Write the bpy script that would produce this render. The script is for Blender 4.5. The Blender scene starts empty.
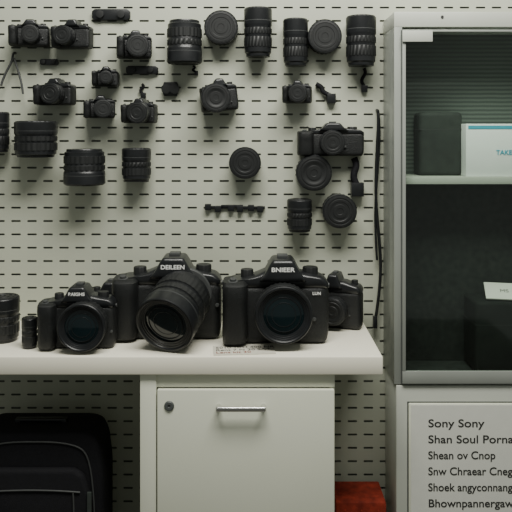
import bpy, bmesh, math, random
from mathutils import Matrix, Vector
random.seed(4)
F=711.1; D=2.1; H0=1.31; TT=0.751; VY=131.0
def S(d): return F/(D-d)
def X(px,d): return (px-256)/S(d)
def Z(py,d): return H0+(VY-py)/S(d)
col=bpy.context.scene.collection

# ---------------- materials
def mat(name,c,rough=.5,metal=0,noise=.0,nscale=40,bump=0,bscale=300,coat=0,spec=.5):
    m=bpy.data.materials.new(name); m.use_nodes=True
    nt=m.node_tree; b=nt.nodes['Principled BSDF']
    b.inputs['Base Color'].default_value=(*c,1); b.inputs['Roughness'].default_value=rough
    b.inputs['Metallic'].default_value=metal; b.inputs['Coat Weight'].default_value=coat
    b.inputs['Specular IOR Level'].default_value=spec
    tc=nt.nodes.new('ShaderNodeTexCoord')
    n=nt.nodes.new('ShaderNodeTexNoise'); n.inputs['Scale'].default_value=nscale; n.inputs['Detail'].default_value=4
    nt.links.new(tc.outputs['Object'],n.inputs['Vector'])
    r=nt.nodes.new('ShaderNodeValToRGB')
    lo=[max(0,x*(1-noise)) for x in c]; hi=[min(1,x*(1+noise)) for x in c]
    r.color_ramp.elements[0].color=(*lo,1); r.color_ramp.elements[1].color=(*hi,1)
    r.color_ramp.elements[0].position=.3; r.color_ramp.elements[1].position=.7
    nt.links.new(n.outputs['Fac'],r.inputs['Fac']); nt.links.new(r.outputs['Color'],b.inputs['Base Color'])
    if bump:
        n2=nt.nodes.new('ShaderNodeTexNoise'); n2.inputs['Scale'].default_value=bscale
        nt.links.new(tc.outputs['Object'],n2.inputs['Vector'])
        bp=nt.nodes.new('ShaderNodeBump'); bp.inputs['Strength'].default_value=bump; bp.inputs['Distance'].default_value=.002
        nt.links.new(n2.outputs['Fac'],bp.inputs['Height']); nt.links.new(bp.outputs['Normal'],b.inputs['Normal'])
    return m
M_wall=mat('pegboard_paint',(.455,.475,.385),.5,noise=.05,nscale=3)
M_hole=mat('slot_dark',(.10,.108,.092),.8,noise=.1)
M_floor=mat('floor_vinyl',(.08,.075,.065),.6,noise=.15,nscale=12)
M_top=mat('worktop_laminate',(.86,.83,.69),.35,noise=.02,nscale=5)
M_cab=mat('painted_cabinet',(.68,.70,.575),.4,noise=.02,nscale=4)
M_alu=mat('grey_enamel',(.30,.32,.29),.34,metal=.15,noise=.04,nscale=8)
M_pale=mat('pale_enamel',(.48,.50,.44),.38,noise=.03,nscale=8)
M_alud=mat('grey_enamel_dark',(.08,.088,.085),.4,noise=.05,nscale=8)
M_chrome=mat('chrome',(.72,.72,.70),.22,1,noise=.03)
M_blk=mat('black_plastic',(.010,.011,.012),.33,noise=.2,bump=.1,bscale=500,spec=.5)
M_leather=mat('black_leatherette',(.009,.010,.010),.5,noise=.3,nscale=200,bump=.6,bscale=420,spec=.42)
M_rub=mat('ribbed_rubber',(.010,.011,.011),.5,noise=.2,spec=.45)
M_fabric=mat('black_nylon',(.006,.006,.008),.8,noise=.3,nscale=250,bump=.8,bscale=600,spec=.3)
M_glass=mat('coated_lens_glass',(.003,.009,.011),.07,noise=.3,nscale=8,spec=.5)
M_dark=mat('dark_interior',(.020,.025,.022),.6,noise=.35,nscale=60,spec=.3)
M_case=mat('dark_case',(.030,.036,.032),.7,noise=.2,spec=.2)
M_casedark=mat('very_dark_case',(.012,.015,.013),.8,noise=.2,spec=.1)
M_paper=mat('white_paper',(.72,.73,.66),.55,noise=.02)
M_box=mat('white_carton',(.90,.92,.90),.5,noise=.02)
M_card=mat('printed_card',(.58,.56,.47),.55,noise=.06,nscale=90)
M_white=mat('white_print',(.75,.75,.72),.5,noise=.02)
M_ink=mat('dark_ink',(.026,.026,.026),.6,noise=.1)
M_cyan=mat('cyan_print',(.06,.42,.58),.5,noise=.05)
M_red=mat('red_plastic',(.20,.024,.012),.7,noise=.35,nscale=45,bump=.5,bscale=90,spec=.2)
M_grey=mat('grey_plastic',(.05,.053,.052),.5,noise=.1)
M_band=mat('banded_panel',(.13,.15,.14),.5)
nt=M_band.node_tree; tc=nt.nodes.new('ShaderNodeTexCoord'); w=nt.nodes.new('ShaderNodeTexWave')
w.bands_direction='Z'; w.inputs['Scale'].default_value=26; w.inputs['Distortion'].default_value=.6  # flat panel: horizontal lighter and darker bands in its base colour
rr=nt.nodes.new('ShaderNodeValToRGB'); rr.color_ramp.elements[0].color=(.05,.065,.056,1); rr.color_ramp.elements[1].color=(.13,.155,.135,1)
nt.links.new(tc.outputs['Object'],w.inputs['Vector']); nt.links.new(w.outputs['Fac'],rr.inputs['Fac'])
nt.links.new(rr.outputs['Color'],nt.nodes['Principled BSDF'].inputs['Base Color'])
M_pane=bpy.data.materials.new('clear_pane'); M_pane.use_nodes=True; nt=M_pane.node_tree
for n in list(nt.nodes): nt.nodes.remove(n)
o=nt.nodes.new('ShaderNodeOutputMaterial'); mx=nt.nodes.new('ShaderNodeMixShader'); t=nt.nodes.new('ShaderNodeBsdfTransparent'); g=nt.nodes.new('ShaderNodeBsdfGlossy')
t.inputs[0].default_value=(.90,.94,.91,1); g.inputs['Roughness'].default_value=.05; mx.inputs[0].default_value=.045
nt.links.new(t.outputs[0],mx.inputs[1]); nt.links.new(g.outputs[0],mx.inputs[2]); nt.links.new(mx.outputs[0],o.inputs[0])

# ---------------- helpers
def mk(name,bm,m,parent=None,M=None,smooth=True):
    if M is not None: bmesh.ops.transform(bm,matrix=M,verts=bm.verts)
    bmesh.ops.recalc_face_normals(bm,faces=bm.faces)
    me=bpy.data.meshes.new(name); bm.to_mesh(me); bm.free()
    for mm in (m if isinstance(m,list) else [m]): me.materials.append(mm)
    if smooth:
        me.shade_smooth(); me.set_sharp_from_angle(angle=math.radians(35))
    ob=bpy.data.objects.new(name,me); col.objects.link(ob)
    if parent: ob.parent=parent
    return ob
def root(name,loc,label,cat,group=None,rot=(0,0,0)):
    e=bpy.data.objects.new(name,None); e.empty_display_size=.03; e.location=loc; e.rotation_euler=rot
    col.objects.link(e); tag(e,label,cat,group); return e
def tag(o,label,cat,group=None):
    o['label']=label; o['category']=cat
    if group: o['group']=group
def addbox(bm,x0,x1,y0,y1,z0,z1,bev=0,seg=2):
    b=bmesh.new(); bmesh.ops.create_cube(b,size=1)
    bmesh.ops.transform(b,matrix=Matrix.Translation(((x0+x1)/2,(y0+y1)/2,(z0+z1)/2))@Matrix.Diagonal((abs(x1-x0),abs(y1-y0),abs(z1-z0),1)),verts=b.verts)
    if bev: bmesh.ops.bevel(b,geom=b.edges[:],offset=bev,segments=seg,profile=.5,affect='EDGES',clamp_overlap=True)
    me=bpy.data.meshes.new('t'); b.to_mesh(me); b.free(); bm.from_mesh(me); bpy.data.meshes.remove(me)
def box(name,m,x0,x1,y0,y1,z0,z1,bev=.002,parent=None,M=None,seg=2):
    bm=bmesh.new(); addbox(bm,x0,x1,y0,y1,z0,z1,bev,seg); return mk(name,bm,m,parent,M)
def boxes(name,m,lst,bev=.001,parent=None,M=None):
    bm=bmesh.new()
    for l in lst: addbox(bm,*l,bev)
    return mk(name,bm,m,parent,M)
def addpoly(bm,pts,y0,y1,bev=0,seg=3):
    b=bmesh.new(); vs=[b.verts.new((x,y0,z)) for x,z in pts]; f=b.faces.new(vs)
    r=bmesh.ops.extrude_face_region(b,geom=[f]); nv=[v for v in r['geom'] if isinstance(v,bmesh.types.BMVert)]
    bmesh.ops.translate(b,verts=nv,vec=(0,y1-y0,0))
    bmesh.ops.recalc_face_normals(b,faces=b.faces)
    if bev: bmesh.ops.bevel(b,geom=b.edges[:],offset=bev,segments=seg,profile=.5,affect='EDGES',clamp_overlap=True)
    me=bpy.data.meshes.new('t'); b.to_mesh(me); b.free(); bm.from_mesh(me); bpy.data.meshes.remove(me)
def poly(name,m,pts,y0,y1,bev=.003,parent=None,M=None):
    bm=bmesh.new(); addpoly(bm,pts,y0,y1,bev); return mk(name,bm,m,parent,M)
def rpoly(pts,rads,n=5):
    out=[]; N=len(pts)
    for i in range(N):
        p=Vector(pts[i]); a=Vector(pts[i-1]); c=Vector(pts[(i+1)%N]); r=rads[i] if isinstance(rads,(list,tuple)) else rads
        la=(a-p).length; lc=(c-p).length; r=min(r,la*.45,lc*.45)
        if r<=0: out.append(tuple(p)); continue
        s=p+(a-p).normalized()*r; e=p+(c-p).normalized()*r
        for k in range(n+1):
            t=k/n; q=s*(1-t)**2+p*2*t*(1-t)+e*t*t; out.append(tuple(q))
    return out
def loft(name,m,pts,ys,shr,parent=None):
    bm=bmesh.new(); cx=sum(p[0] for p in pts)/len(pts); cz=(min(p[1] for p in pts)+max(p[1] for p in pts))/2
    hw=max(abs(p[0]-cx) for p in pts); hz=max(abs(p[1]-cz) for p in pts); rings=[]
    for y,s in zip(ys,shr):
        rings.append([bm.verts.new((cx+(x-cx)*(1-s/hw),y,cz+(z-cz)*(1-s/hz))) for x,z in pts])
    n=len(pts)
    for A,B in zip(rings[:-1],rings[1:]):
        for k in range(n): bm.faces.new((A[k],A[(k+1)%n],B[(k+1)%n],B[k]))
    bm.faces.new(rings[0]); bm.faces.new(rings[-1][::-1])
    return mk(name,bm,m,parent)
def soft(name,m,pts,y0,y1,e,parent=None):
    A=[(y0+e*(1-math.cos(math.radians(a))),e*(1-math.sin(math.radians(a)))) for a in (0,22,45,67,90)]
    B=[(y1-(y-y0),s) for y,s in A][::-1]
    L=A+B; return loft(name,m,pts,[q[0] for q in L],[q[1] for q in L],parent)
def addlathe(bm,prof,seg=48,knurl=None,kn=.035,M=None,closed=False):
    rings=[]; new=[]
    for i,(r,t) in enumerate(prof):
        if r<1e-6: v=bm.verts.new((0,0,t)); rings.append([v]); new.append(v); continue
        ring=[]
        for k in range(seg):
            a=2*math.pi*k/seg; q=r
            if knurl and i in knurl and (k//2)%2==0: q=r*(1-kn)
            v=bm.verts.new((q*math.cos(a),q*math.sin(a),t)); ring.append(v); new.append(v)
        rings.append(ring)
    pairs=list(zip(rings[:-1],rings[1:]))
    if closed: pairs.append((rings[-1],rings[0]))
    for A,B in pairs:
        if len(A)==1 and len(B)==1: continue
        for k in range(seg):
            k2=(k+1)%seg
            if len(A)==1: bm.faces.new((A[0],B[k],B[k2]))
            elif len(B)==1: bm.faces.new((A[k],A[k2],B[0]))
            else: bm.faces.new((A[k],A[k2],B[k2],B[k]))
    if M is not None: bmesh.ops.transform(bm,matrix=M,verts=new)
def lathe(name,m,prof,seg=48,knurl=None,kn=.035,parent=None,M=None,closed=False):
    bm=bmesh.new(); addlathe(bm,prof,seg,knurl,kn,None,closed); return mk(name,bm,m,parent,M)
def tube(name,m,pts,r,parent=None):
    cu=bpy.data.curves.new(name,'CURVE'); cu.dimensions='3D'; cu.bevel_depth=r; cu.bevel_resolution=3; cu.resolution_u=8; cu.use_fill_caps=True
    sp=cu.splines.new('NURBS'); sp.points.add(len(pts)-1)
    for p,q in zip(sp.points,pts): p.co=(*q,1)
    sp.use_endpoint_u=True; sp.order_u=min(4,len(pts))
    o=bpy.data.objects.new('t',cu); col.objects.link(o); bpy.context.view_layer.update()
    me=bpy.data.meshes.new_from_object(o.evaluated_get(bpy.context.evaluated_depsgraph_get())); bpy.data.objects.remove(o)
    me.materials.clear(); me.materials.append(m); me.shade_smooth()
    ob=bpy.data.objects.new(name,me); col.objects.link(ob)
    if parent: ob.parent=parent
    return ob
def text(name,s,m,size,M,parent=None,align='LEFT',width=None,bold=0,extr=.0003):
    cu=bpy.data.curves.new(name,'FONT'); cu.body=s; cu.size=size; cu.extrude=extr; cu.align_x=align; cu.offset=bold
    o=bpy.data.objects.new('t',cu); col.objects.link(o); bpy.context.view_layer.update()
    me=bpy.data.meshes.new_from_object(o.evaluated_get(bpy.context.evaluated_depsgraph_get())); bpy.data.objects.remove(o)
    if width:
        xs=[v.co.x for v in me.vertices]; k=width/(max(xs)-min(xs)); me.transform(Matrix.Diagonal((k,1,1,1)))
    me.materials.clear(); me.materials.append(m); me.transform(M)
    ob=bpy.data.objects.new(name,me); col.objects.link(ob)
    if parent: ob.parent=parent
    return ob
RX=Matrix.Rotation(math.radians(90),4,'X')
def T(x,y,z): return Matrix.Translation((x,y,z))

# ---------------- room
def pegboard():
    bm=bmesh.new(); sx=.0473; sz=.0394; hw=.0140; hh=.0028; dp=.005
    xs=-1.30; nx=56; z0=.0; nz=56
    for i in range(nx):
        for j in range(nz):
            a=xs+i*sx; b=a+sx; c=z0+j*sz; e=c+sz; cx=(a+b)/2; cz=(c+e)/2
            O=[bm.verts.new(p) for p in ((a,0,c),(b,0,c),(b,0,e),(a,0,e))]
            I=[];J=[]
            for (u,v) in ((-hw,-hh*.3),(-hw*.9,-hh),(hw*.9,-hh),(hw,-hh*.3),(hw,hh*.3),(hw*.9,hh),(-hw*.9,hh),(-hw,hh*.3)):
                I.append(bm.verts.new((cx+u,0,cz+v))); J.append(bm.verts.new((cx+u,dp,cz+v)))
            bm.faces.new((O[0],O[1],I[2],I[1])); bm.faces.new((O[1],O[2],I[5],I[4],I[3],I[2]))
            bm.faces.new((O[2],O[3],I[6],I[5])); bm.faces.new((O[3],O[0],I[1],I[0],I[7],I[6]))
            for k in range(8): 
                f=bm.faces.new((I[k],I[(k+1)%8],J[(k+1)%8],J[k])); f.material_index=1
            f=bm.faces.new(J[::-1]); f.material_index=1
    me=bpy.data.meshes.new('wall_back')
    bmesh.ops.remove_doubles(bm,verts=bm.verts,dist=1e-5); bmesh.ops.recalc_face_normals(bm,faces=bm.faces)
    bm.to_mesh(me); bm.free(); me.materials.append(M_wall); me.materials.append(M_hole)
    o=bpy.data.objects.new('wall_back',me); col.objects.link(o); o['kind']='structure'
    return o
w=pegboard()
fl=box('floor',M_floor,-1.6,1.6,-3.2,.0,-.05,0,0); fl['kind']='structure'

# ---------------- worktop
wt=boxes('worktop',M_top,[(-1.0,X(383,.34),-.34,-.001,TT-.045,TT)],.003); tag(wt,'off-white laminate counter top holding the cameras','worktop')
# ---------------- drawer unit
dx0=X(140,.33); dx1=X(335,.33)
du=root('storage_cabinet',((dx0+dx1)/2,-.17,0),'pale painted cabinet with chrome bar handle under the counter','cabinet')
c0=(dx0+dx1)/2; Mi=T(-c0,.17,0); zt=TT-.0455; zr=Z(389,.33)
sd=X(157,.33)
boxes('body',M_cab,[(dx0,sd-.002,-.33,-.01,.0,zt),(dx1-.012,dx1,-.322,-.01,.0,zt),(sd-.004,dx1,-.326,-.01,zr+.003,zt-.003),(sd-.004,dx1-.01,-.05,-.012,.0,zt-.004),(sd-.004,dx1-.01,-.32,-.012,.0,.06)],.0015,du,Mi)
dr=box('door',M_cab,sd+.001,dx1-.002,-.336,-.318,.065,zr,.003,du,Mi)
hx0=X(216,.35); hx1=X(266,.35); hz=Z(408,.35)
bm=bmesh.new()
addbox(bm,hx0,hx1,-.362,-.354,hz-.006,hz+.006,.003,3)
for hx in (hx0+.006,hx1-.006): addlathe(bm,[(0,0),(.006,0),(.006,.02),(0,.02)],16,M=T(hx,-.336,hz)@RX)
h=mk('handle',bm,M_chrome,dr,Mi); h['label']='chrome bar handle'
lathe('lock',M_alud,[(0,0),(.0125,0),(.0125,.003),(.010,.005),(.004,.005),(.003,.003),(0,.003)],24,parent=dr,M=Mi@T(X(169,.34),-.335,hz)@RX)['label']='round dark key lock'

# ---------------- display cabinet (upper) on base cabinet
fd=.165; cx0=X(394,fd); cx1=cx0+.56; cb=Z(384,fd); ct=Z(12,fd)
dc=root('display_cabinet',((cx0+cx1)/2,-fd/2,cb),'grey metal display cabinet with glass door and shelf','cabinet')
Mc=T(-(cx0+cx1)/2,fd/2,-cb)
zh=Z(27,fd)
boxes('body',M_alu,[(cx0,cx0+.012,-fd+.0205,-.004,cb,zh-.0005),(cx1-.012,cx1,-fd+.006,-.004,cb,zh-.0005),(cx0+.0225,cx1-.0125,-fd+.006,-.004,cb,cb+.012),(cx0,cx0+.022,-fd-.002,-fd+.02,cb,zh-.0005)],.0008,dc,Mc)
box('top_rail',M_pale,cx0,cx1,-fd-.002,-.004,zh,ct,.0012,dc,Mc)
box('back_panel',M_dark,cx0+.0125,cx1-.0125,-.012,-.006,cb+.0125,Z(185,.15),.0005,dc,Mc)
box('back_panel',M_band,cx0+.0125,cx1-.0125,-.012,-.006,Z(185,.15)+.001,zh-.001,.0005,dc,Mc)
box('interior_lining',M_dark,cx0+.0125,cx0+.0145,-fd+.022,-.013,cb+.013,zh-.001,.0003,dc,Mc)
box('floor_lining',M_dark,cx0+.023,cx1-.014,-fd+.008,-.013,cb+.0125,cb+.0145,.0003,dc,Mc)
sz=Z(177,.145)
box('shelf',M_pale,cx0+.015,cx1-.013,-fd+.022,-.013,sz-.020,sz,.001,dc,Mc)
gx0=X(402,fd+.005); gz1=Z(30,fd+.005); gz0=Z(383,fd+.005)
gd=boxes('glass_door',M_alu,[(gx0,gx0+.009,-fd-.012,-fd-.003,gz0+.0345,gz1-.0065),(cx1-.014,cx1-.002,-fd-.012,-fd-.003,gz0+.0345,gz1-.0065),(gx0,cx1-.002,-fd-.012,-fd-.003,gz0,gz0+.034),(gx0,cx1-.002,-fd-.012,-fd-.003,gz1-.006,gz1)],.001,dc,Mc)
box('pane',M_pane,gx0+.0095,cx1-.0145,-fd-.009,-fd-.006,gz0+.0345,gz1-.0065,0,gd,Mc)
box('gasket',M_alud,gx0-.002,gx0,-fd-.006,-fd-.0022,gz0,gz1,0,gd,Mc)
box('latch_plate',M_pale,X(402,fd+.01),X(432,fd+.01),-fd-.018,-fd-.012,Z(42,fd+.01),Z(31,fd+.01),.001,gd,Mc)
lathe('lock',M_ink,[(0,0),(.004,0),(.004,.002),(0,.002)],16,parent=dc,M=Mc@T(X(442,fd),-fd-.002,Z(17,fd))@RX)
# base cabinet
bc=root('base_cabinet',((cx0+cx1)/2,-fd/2,0),'pale grey metal base cabinet beneath the glass cabinet','cabinet')
Mb=T(-(cx0+cx1)/2,fd/2,0)
bx0=X(396,fd)
boxes('body',M_pale,[(bx0,cx1,-fd-.004,-.004,0,cb-.003)],.002,bc,Mb)
bd=boxes('door',M_cab,[(X(408,fd),cx1-.006,-fd-.012,-fd-.0045,.04,Z(402,fd))],.002,bc,Mb)
boxes('gasket',M_alud,[(X(408,fd)-.003,X(408,fd)-.0005,-fd-.0055,-fd-.0042,.04,Z(401,fd)),(X(407,fd),cx1-.006,-fd-.0055,-fd-.0042,Z(402,fd)+.0005,Z(402,fd)+.003)],0,bd,Mb)
# sign
sg=root('paper_sign',(X(460,fd),-fd-.0125,.15),'white paper sheet with dark printed lines stuck on cabinet','sign')
Ms=T(-X(460,fd),fd+.0125,-.15)
box('sheet',M_paper,X(411,fd+.013),X(545,fd+.013),-fd-.0135,-fd-.0122,.15,Z(405,fd+.013),0,sg,Ms)
sgd=fd+.014
for s,py,x1 in (("Sony Sony",427,484),("Shan Soul Porna",443,513),("Shean ov Cnop",459,495),("Snw Chraear Cnegn",475,517),("Shoek angyconnangy",491,517),("Bhownpannergaw",507,513)):
    text('lettering',s,M_ink,.030,Ms@T(X(428,sgd),-sgd,Z(py,sgd))@RX,sg,width=(x1-428)/S(sgd),bold=.0003)
# things in cabinet
bx=root('carton',(X(502,.1),-.085,sz),'white cardboard carton with a cyan stripe on the shelf','box')
q0=X(466,.135)-X(502,.1); bh=(173-120)/S(.135)
box('carton_body',M_box,q0,.14,-.05,.06,0.0,bh,.002,bx)
box('stripe',M_cyan,q0+.006,.139,-.0512,-.05,bh-.014,bh-.005,0,bx)
text('lettering','TAKES',M_cyan,.018,T(X(496,.135)-X(502,.1),-.0512,bh*.42)@RX,bx,bold=.0003)
e1=root('equipment_case',(X(438,.06),-.055,sz),'dark grey equipment case standing on the shelf','case')
box('case_body',M_case,-.062,.062,-.038,.038,0,.180,.012,e1,seg=3)
box('lid_seam',M_ink,-.0625,.0625,-.0385,.0385,.13,.132,.001,e1)
e2=root('equipment_case',(X(505,.08),-.075,cb+.0146),'large black equipment case inside the glass cabinet','case')
hh=Z(301,.12)-cb-.0146
box('case_body',M_casedark,-.10,.12,-.06,.06,0,hh,.01,e2,seg=3)
box('lid_seam',M_dark,-.1005,.1205,-.0605,.0605,hh*.68,hh*.685,.001,e2)
bk=root('booklet',(X(508,.12),-.125,cb+.0147+hh),'white booklet lying on the black case','booklet',rot=(0,0,math.radians(-12)))
Bk=Matrix.Rotation(math.radians(24),4,'X')
box('pages',M_paper,-.06,.08,0,.075,.003,.008,.001,bk,Bk)
box('stand',M_casedark,-.05,.07,.055,.06,0,.026,.001,bk)
text('lettering','MS 140',M_ink,.02,Bk@T(-.02,.03,.0082),bk)

# ---------------- lens & camera builders
def lens_parts(par,M,R,L,seg=64,cap=False,name='barrel',kn=.035):
    q=lambda a: L-a*R*.62
    b=[(0,0),(.84*R,0),(.86*R,.02*L),(.86*R,.06*L),(.95*R,.09*L),(.95*R,.62*L),(.985*R,.65*L),(R,.68*L),(R,L-.03*R),(.975*R,L),(.92*R,L),(.90*R,q(.03)),(.88*R,q(.09)),(.84*R,q(.10)),(.83*R,q(.15)),(.78*R,q(.16)),(.77*R,q(.20)),(.72*R,q(.21)),(.71*R,q(.3)),(0,q(.3))]
    o=lathe(name,M_blk,b,seg,parent=par,M=M)
    lathe('zoom_ring',M_rub,[(.94*R,.19*L),(.995*R,.20*L),(.995*R,.40*L),(.94*R,.41*L)],seg*2,knurl=(1,2),kn=kn,parent=o,M=M,closed=True)
    lathe('focus_ring',M_rub,[(.94*R,.46*L),(.99*R,.47*L),(.99*R,.59*L),(.94*R,.60*L)],seg*2,knurl=(1,2),kn=kn,parent=o,M=M,closed=True)
    lathe('trim_ring',M_grey,[(.99*R,.735*L),(1.004*R,.74*L),(1.004*R,.75*L),(.99*R,.755*L)],seg,parent=o,M=M,closed=True)
    if cap:
        lathe('lens_cap',M_rub,[(0,1.015*L),(.18*R,1.015*L),(.2*R,1.03*L),(.40*R,1.03*L),(.42*R,1.012*L),(.55*R,1.012*L),(.58*R,1.03*L),(.70*R,1.03*L),(.72*R,1.012*L),(.78*R,1.012*L),(.80*R,1.03*L),(.93*R,1.02*L),(.955*R,.99*L),(.955*R,.96*L),(0,.96*L)],seg*2,knurl=(11,12),kn=.035,parent=o,M=M)
    else:
        lathe('front_element',M_glass,[(.71*R,q(.285)),(.60*R,q(.25)),(.42*R,q(.22)),(.2*R,q(.205)),(0,q(.20))],seg,parent=o,M=M)
        for c in (.60,.42): lathe('inner_ring',M_blk,[((c-.02)*R,q(.26)),((c-.012)*R,q(.205)),((c+.004)*R,q(.205)),((c+.016)*R,q(.27))],seg,parent=o,M=M,closed=True)
    return o
def cam(loc,W,H,Dp,label,yaw=0,hump=.06,lens=(0,.42,.3,.3),ldir=None,seg=48,txt=None,group=None,badge=None,roll=0,cap=False,kn=.022):
    r=root('camera',loc,label,'camera',group,rot=(0,math.radians(roll),math.radians(yaw)))
    f=-Dp*.5; b=Dp*.5; w=W/2; e=min(Dp*.32,H*.09)
    rr=H*.09
    soft('body',M_leather,rpoly([(-w*.94,0),(w*.95,0),(w,.12*H),(w,.62*H),(w*.96,.70*H),(-w*.96,.70*H),(-w,.6*H),(-w*.99,.08*H)],rr),f,b,e,r)
    soft('top_plate',M_blk,rpoly([(-w*.97,.64*H),(w*.985,.64*H),(w,.71*H),(w*.90,.785*H),(w*.55,.825*H),(w*.2,.87*H),(-w*.15,.87*H),(-w*.40,.80*H),(-w*.62,.765*H),(-w*.93,.735*H),(-w,.69*H)],H*.05),f-.002,b+.001,e*.8,r)
    bm=bmesh.new(); rings=[]
    for zz,sc,dd in ((.02,.80,.30),(.05,.92,.42),(.15,1,.50),(.35,.98,.50),(.52,.96,.56),(.64,.98,.60),(.71,.95,.56),(.745,.82,.40)):
        ring=[]; x0=-w*1.03; x1=-w*1.03+w*.50*sc; cxm=(x0+x1)/2+ (1-sc)*w*.1; hx=(x1-x0)/2
        for k in range(24):
            a=2*math.pi*k/24; ca_=math.copysign(abs(math.cos(a))**.6,math.cos(a)); sa=math.copysign(abs(math.sin(a))**.6,math.sin(a))
            y0=f-Dp*dd; y1=b*.7; ring.append(bm.verts.new((cxm+hx*ca_,(y0+y1)/2+(y1-y0)/2*sa,zz*H)))
        rings.append(ring)
    for A,B in zip(rings[:-1],rings[1:]):
        for k in range(24): bm.faces.new((A[k],A[(k+1)%24],B[(k+1)%24],B[k]))
    bm.faces.new(rings[0][::-1]); bm.faces.new(rings[-1]); mk('grip',bm,M_leather,r)
    hc=hump*W; hw=.17*W
    soft('viewfinder_hump',M_blk,rpoly([(hc-hw*1.35,.74*H),(hc+hw*1.35,.74*H),(hc+hw*.98,.84*H),(hc+hw*.72,.945*H),(hc+hw*.55,.995*H),(hc-hw*.55,.995*H),(hc-hw*.72,.945*H),(hc-hw*.98,.84*H)],H*.035),f-Dp*.22,b*1.1,Dp*.14,r)
    boxes('hot_shoe',M_grey,[(hc-.05*W,hc+.05*W,-Dp*.2,Dp*.25,.992*H,H+.004*W/.2)],.0003,r)
    lathe('mode_dial',M_rub,[(0,.76*H),(.075*W,.76*H),(.075*W,.865*H),(.069*W,.88*H),(0,.88*H)],40,knurl=(1,2),kn=.06,parent=r,M=T(w*.66,0,0))
    lathe('control_dial',M_rub,[(0,.74*H),(.062*W,.74*H),(.062*W,.84*H),(.056*W,.85*H),(0,.85*H)],40,knurl=(1,2),kn=.06,parent=r,M=T(-w*.56,Dp*.05,0))
    lathe('shutter_button',M_grey,[(0,-.02*H),(.045*W,-.02*H),(.045*W,.02*H),(.032*W,.025*H),(.03*W,.05*H),(0,.055*H)],24,parent=r,M=T(-w*.82,f-Dp*.12,.735*H)@Matrix.Rotation(math.radians(14),4,'X'))
    for sgn in (-1,1):
        lathe('strap_lug',M_grey,[(.012*W,-.006*W),(.026*W,-.006*W),(.026*W,.006*W),(.012*W,.006*W)],16,parent=r,M=T(sgn*w*1.01,0,.66*H)@Matrix.Rotation(math.radians(90),4,'Y'),closed=True)
    lx,lz,R,L=lens; 
    d=Vector(ldir or (0,-1,0)).normalized(); q=d.to_track_quat('Z','Y').to_matrix().to_4x4()
    base=Vector((lx,f-.004,lz))-d*.012
    lathe('mount_ring',M_grey,[(0,0),(R*.94,0),(R*.92,Dp*.10),(R*.9,Dp*.12),(0,Dp*.12)],seg,parent=r,M=T(lx,f,lz)@RX)
    lathe('function_button',M_grey,[(0,0),(.018*W,0),(.017*W,.004),(0,.005)],16,parent=r,M=T(lx+R*1.12,f-.001,lz-R*.35)@RX)
    lens_parts(r,T(*base)@q,R,L+.012,seg,cap,name='lens',kn=kn)
    if txt: text('lettering',txt,M_white,.070*H,T(hc,f-Dp*.22-.0006,.865*H)@RX,r,'CENTER',bold=.0004,width=.22*W)
    if badge: text('badge_lettering',badge,M_white,.05*H,T(w*.76,f-.0026,.585*H)@RX,r,'CENTER',bold=.0003)
    return r
def lensobj(loc,R,L,label,rot=(0,0,0),cap=False,group=None,seg=48):
    r=root('camera_lens',loc,label,'lens',group,rot=rot); lens_parts(r,Matrix.Identity(4),R,L,seg,cap); return r

# ---------------- things on counter
zt=TT+.0005
cam((X(169,.17),-.165,zt),.285,.223,.075,'black mirrorless camera with long lens drooping to the counter',hump=.055,lens=(.046,.122,.0775,.140),ldir=(-.27,-.87,-.33),seg=72,txt='DEILEEN',badge='S',kn=.010)
cam((X(276,.2),-.205,zt),.276,.224,.075,'black mirrorless camera with round zoom lens on counter',hump=.06,lens=(.017,.093,.073,.062),seg=72,txt='BNIEER',badge='LUN')
cam((X(79,.26),-.255,zt),.190,.162,.055,'small black camera with wide lens on the counter',hump=.01,lens=(.022,.068,.060,.045),seg=64,txt='BAIGHS')
cam((X(341,.08),-.07,zt),.125,.155,.055,'small black camera standing tucked behind the larger camera',yaw=-20,hump=-.12,lens=(-.01,.055,.038,.03),seg=48,cap=True)
cam((X(108,.1),-.055,zt),.15,.13,.05,'small black camera standing behind, mostly hidden',hump=.0,lens=(.01,.06,.04,.03),seg=48,cap=True)
lensobj((X(3,.2),-.2,zt),.043,.115,'black zoom lens standing upright on counter',cap=True,group='lenses standing on the counter')
lensobj((X(29,.27),-.265,zt),.020,.076,'slim black lens standing upright beside the camera',cap=True,group='lenses standing on the counter')
pc=root('price_card',(X(244,.27),-.288,zt),'white printed price card lying flat on the counter','card',rot=(0,0,math.radians(5)))
box('card',M_card,-.078,.078,-.037,.04,0,.0012,0,pc)
for i,s in enumerate(('5010 1KH 400 NR','Rent 7 N 20 SAT','Lens kit 30')):
    text('lettering',s,M_red if i==2 else M_ink,.020,T(-.072,.014-.020*i,.0013),pc,bold=0)

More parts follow.
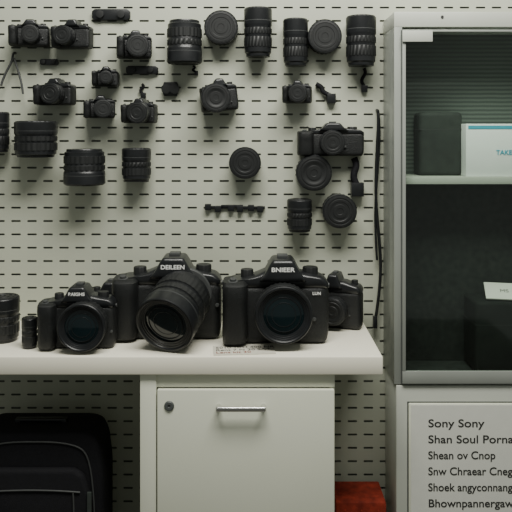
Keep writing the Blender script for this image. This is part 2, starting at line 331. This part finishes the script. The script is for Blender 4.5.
# ---------------- wall items
gl='lenses hung on the pegboard'; gc='cameras hung on the pegboard'
def peg(par,pts): tube('hook',M_alud,pts,.0022,par)
def wl_v(x0,y0,x1,y1,label,cap=True,up=True):
    R=(x1-x0)/2/S(.05); dd=R*1.006; R=(x1-x0)/2/S(dd); L=(y1-y0)/S(dd); zc=Z((y0+y1)/2,dd)
    if up:
        o=lensobj((X((x0+x1)/2,dd),-dd,zc-L/2),R,L/1.03,label,cap=cap,group=gl); peg(o,[(0,dd-.0004,L*.5),(0,dd-.01,L*.5),(0,0,L*.5)])
    else:
        o=lensobj((X((x0+x1)/2,dd),-dd,zc+L/2),R,L/1.03,label,rot=(math.pi,0,0),cap=cap,group=gl); peg(o,[(0,-dd+.0004,L*.5),(0,-dd+.01,L*.5),(0,0,L*.5)])
    return o
def wl_f(x0,y0,x1,y1,label,cap=True,L=.06):
    R=(x1-x0)/2/S(L)
    return lensobj((X((x0+x1)/2,L),-.0005,Z((y0+y1)/2,L)),R,L,label,rot=(math.pi/2,0,0),cap=cap,group=gl)
def wc(x0,y0,x1,y1,label,yaw=0,big=.33,lx=.08,roll=0,Ln=.035):
    W=(x1-x0)/S(.05); H=(y1-y0)/S(.05); Dp=.045
    a=abs(math.sin(math.radians(yaw)))*W/2
    return cam((X((x0+x1)/2,.05),-.025-a,Z(y1,.05)),W*.93,H*.98,Dp,label,yaw=yaw,hump=.03,lens=(lx*W,.40*H,H*big,Ln),seg=32,group=gc,roll=roll,cap=True)
wc(8,19,49,46,'black compact system camera hung at the top of the pegboard',yaw=8)
wc(52,19,92,48,'black camera hung beside a similar one on pegboard',yaw=-6,lx=-.1)
wc(115,30,152,58,'black camera with high viewfinder hump on pegboard',yaw=10,big=.4)
wc(35,78,75,105,'black camera hung on the pegboard above zoom lens',yaw=-10,big=.38)
wc(91,66,118,86,'tiny black camera hung on the pegboard',yaw=5)
wc(82,95,115,118,'small black camera hung low on the pegboard',yaw=12,big=.4,lx=.1)
wc(122,98,157,123,'small black camera hanging from a hook',yaw=-8,big=.42)
wc(200,78,240,111,'black camera with large round lens tilted on pegboard',yaw=8,big=.44,roll=-6,lx=-.12)
wc(283,80,313,103,'small black camera hung beside a hook clip',yaw=-10,big=.4)
wc(296,122,367,156,'wide black camera hung above a round lens',yaw=0,big=.36,lx=0)
wl_v(167,21,202,64,'wide black lens hung upright on the pegboard',up=False)
wl_f(204,10,238,44,'round black lens facing outward on the pegboard')
wl_v(244,8,272,57,'tall black zoom lens hung on the pegboard')
wl_v(283,19,308,66,'slim tall black lens hung beside round lens')
wl_f(308,17,342,55,'round black lens facing outward between two lenses')
wl_v(346,16,376,66,'tall black lens with strap hung on pegboard')
wl_v(15,121,57,157,'wide short black zoom lens on the pegboard')
wl_v(-12,112,9,152,'black lens hung at the edge of the pegboard')
wl_v(64,149,105,185,'wide short black lens hung on the pegboard',up=False)
wl_v(122,148,151,181,'short black lens hung on the pegboard')
wl_f(229,147,261,179,'round black lens facing outward above the bracket')
wl_f(296,155,332,191,'round black lens hanging below the wide camera')
wl_v(287,199,312,231,'small black lens hung beside round lens')
wl_f(323,195,357,228,'round black lens facing outward on the pegboard')
def strap(x0,y0,x1,y1,label,w=.004):
    dd=w*1.9
    r=root('strap',(X(x0,dd),-dd,Z(y0,dd)),label,'strap')
    p=[]
    n=7
    for i in range(n):
        t=i/(n-1); p.append(((X(x0+(x1-x0)*t,dd)-X(x0,dd))+.006*math.sin(t*7),0,Z(y0+(y1-y0)*t,dd)-Z(y0,dd)))
    tube('webbing',M_fabric,p,w,r)
    box('buckle',M_blk,p[-1][0]-w*1.8,p[-1][0]+w*1.8,-w,dd-.0003,p[-1][2]-w*3,p[-1][2]+w,.001,r)
strap(364,68,363,87,'short black strap hanging below tall lens',w=.005)
strap(354,158,356,186,'thick black strap hanging from the camera',w=.010)
strap(316,84,330,96,'black strap clip beside the small camera',w=.007)
strap(142,84,142,94,'thin black strap above the small camera',w=.004)
strap(193,66,195,72,'tiny black strap tip below the wide lens',w=.003)
def plate(x0,y0,x1,y1,label,name='mounting_plate',cat='camera accessory'):
    r=root(name,(X((x0+x1)/2,.01),-.0003,Z((y0+y1)/2,.01)),label,cat)
    w=(x1-x0)/2/S(.01); h=(y1-y0)/2/S(.01)
    poly('plate',M_blk,[(-w,-h*.6),(-w*.85,-h),(w*.85,-h),(w,-h*.6),(w,h*.6),(w*.85,h),(-w*.85,h),(-w,h*.6)],-.012,0,.001,r)
    for sx in (-.55,.55): lathe('knob',M_rub,[(0,0),(h*.7,0),(h*.7,.008),(0,.009)],24,knurl=(1,2),parent=r,M=T(w*sx,-.012,0)@RX)
plate(92,9,130,20,'black flat mounting plate with two knobs on pegboard')
plate(126,66,158,74,'slim black mounting plate with knobs on pegboard')
plate(40,59,58,65,'tiny black mounting plate on the pegboard')
plate(163,82,178,96,'small square black adapter on the pegboard')
br=root('bracket',(X(235,.01),-.0003,Z(208,.01)),'thin black jointed bracket lying along the pegboard','bracket')
s=1/S(.01)
boxes('bar',M_blk,[(-30*s,-12*s,-.01,0,-.8*s,2*s),(-14*s,8*s,-.01,0,0,3*s),(6*s,30*s,-.01,0,-1*s,1.6*s)],.001,br)
for i,(a,b) in enumerate(((-27,-2),(-17,-4),(-4,-3),(5,-4),(16,-3),(25,-4))):
    box('clip',M_blk,(a-3)*s,(a+3)*s,-.016,0,b*s,(b+6)*s,.001,br)
hk=root('wire_hook',(X(12,.03),-.0,Z(52,.03)),'bent dark wire hook hanging on pegboard','hook')
k=1/S(.03)
tube('wire',M_grey,[(0,0,0),(0,-.03,0),(3*k,-.03,-8*k),(-8*k,-.03,-22*k),(-11*k,-.03,-34*k)],.0036,hk)
tube('wire',M_grey,[(2*k,-.03,-6*k),(6*k,-.03,-18*k),(10*k,-.03,-30*k),(11*k,-.03,-42*k)],.0032,hk)
ca=root('cable',(X(378,.02),-.0,Z(110,.02)),'long black cable hanging down the pegboard','cable')
k=1/S(.02)
tube('cord',M_blk,[(0,-.0005,0),(0,-.02,0),(1*k,-.02,-6*k),(-1.5*k,-.02,-45*k),(-3*k,-.02,-95*k),(3*k,-.022,-140*k),(3*k,-.02,-175*k),(-3*k,-.02,-212*k)],.0045,ca)
tube('cord',M_blk,[(0,-.02,0),(3*k,-.018,-20*k),(-1*k,-.018,-70*k),(-4*k,-.02,-110*k),(-1*k,-.02,-150*k)],.0034,ca)
box('plug',M_blk,-5*k,-1*k,-.028,-.012,-218*k,-206*k,.002,ca)

# ---------------- bag below
sx0=X(-36,.24); sx1=X(103,.24); sh=Z(414,.12)
su=root('travel_bag',((sx0+sx1)/2,-.17,0),'black nylon travel bag with zipped front pocket on floor','bag')
W=(sx1-sx0)/2
bm=bmesh.new(); addpoly(bm,[(-W,.0),(W,.0),(W,sh*.78),(W*.95,sh*.92),(W*.86,sh*.985),(W*.7,sh),(-W*.7,sh),(-W*.9,sh*.97),(-W,sh*.85)],-.07,.07,.018,4); mk('shell',bm,M_fabric,su)
bm=bmesh.new(); addpoly(bm,[(-W*.84,.04),(W*.84,.04),(W*.84,sh*.68),(W*.74,sh*.80),(W*.6,sh*.83),(-W*.6,sh*.83),(-W*.8,sh*.78)],-.09,-.065,.012,4); mk('pocket',bm,M_fabric,su)
def zipper(pts): tube('zipper',M_grey,pts,.0022,su)
zipper([(-W*.88,-.072,sh*.3),(-W*.88,-.072,sh*.86),(-W*.7,-.072,sh*.95),(0,-.072,sh*.955),(W*.7,-.072,sh*.95),(W*.89,-.072,sh*.86),(W*.89,-.072,sh*.3)])
zipper([(-W*.7,-.092,sh*.72),(0,-.092,sh*.74),(W*.7,-.092,sh*.72)])
zipper([(W*.60,-.092,sh*.72),(W*.62,-.092,sh*.6),(W*.60,-.092,sh*.45)])
boxes('handle',M_blk,[(-.07,-.055,-.01,.01,sh-.01,sh+.008),(.055,.07,-.01,.01,sh-.01,sh+.008),(-.07,.07,-.01,.01,sh+.002,sh+.010)],.003,su)
box('side_strap',M_case,W*.80,W*.86,-.094,-.087,sh*.2,sh*.72,.001,su)
# bin
rb=root('storage_bin',(X(362,.17),-.12,0),'dark red plastic storage bin standing beside cabinet','bin')
rz=Z(484,.08)
bm=bmesh.new(); addbox(bm,-.072,.065,-.06,.06,0,rz,.006)
mk('bin_body',bm,M_red,rb)
boxes('rib',M_red,[(-.05,-.045,-.063,-.059,.02,rz-.02),(-.005,.0,-.063,-.059,.02,rz-.02),(.04,.045,-.063,-.059,.02,rz-.02)],.001,rb)

# ---------------- lights
def area(name,loc,target,size,e,c=(1,1,1),sy=None):
    l=bpy.data.lights.new(name,'AREA'); l.energy=e; l.size=size; l.color=c
    if sy: l.shape='RECTANGLE'; l.size_y=sy
    o=bpy.data.objects.new(name,l); o.location=loc; col.objects.link(o)
    o.rotation_euler=(Vector(target)-Vector(loc)).to_track_quat('-Z','Y').to_euler(); return o
area('ceiling_light',(.15,-1.12,2.75),(.08,-.15,.7),1.5,72,(1,.985,.92),.6)
wd=bpy.data.worlds.new('world'); bpy.context.scene.world=wd; wd.use_nodes=True
wd.node_tree.nodes['Background'].inputs[0].default_value=(.90,.95,.87,1); wd.node_tree.nodes['Background'].inputs[1].default_value=.22

cd=bpy.data.cameras.new('cam'); cd.sensor_width=36; cd.lens=50; cd.shift_y=(VY-256)/512
co=bpy.data.objects.new('cam',cd); co.location=(0,-D,H0); co.rotation_euler=(math.pi/2,0,0); col.objects.link(co)
bpy.context.scene.camera=co
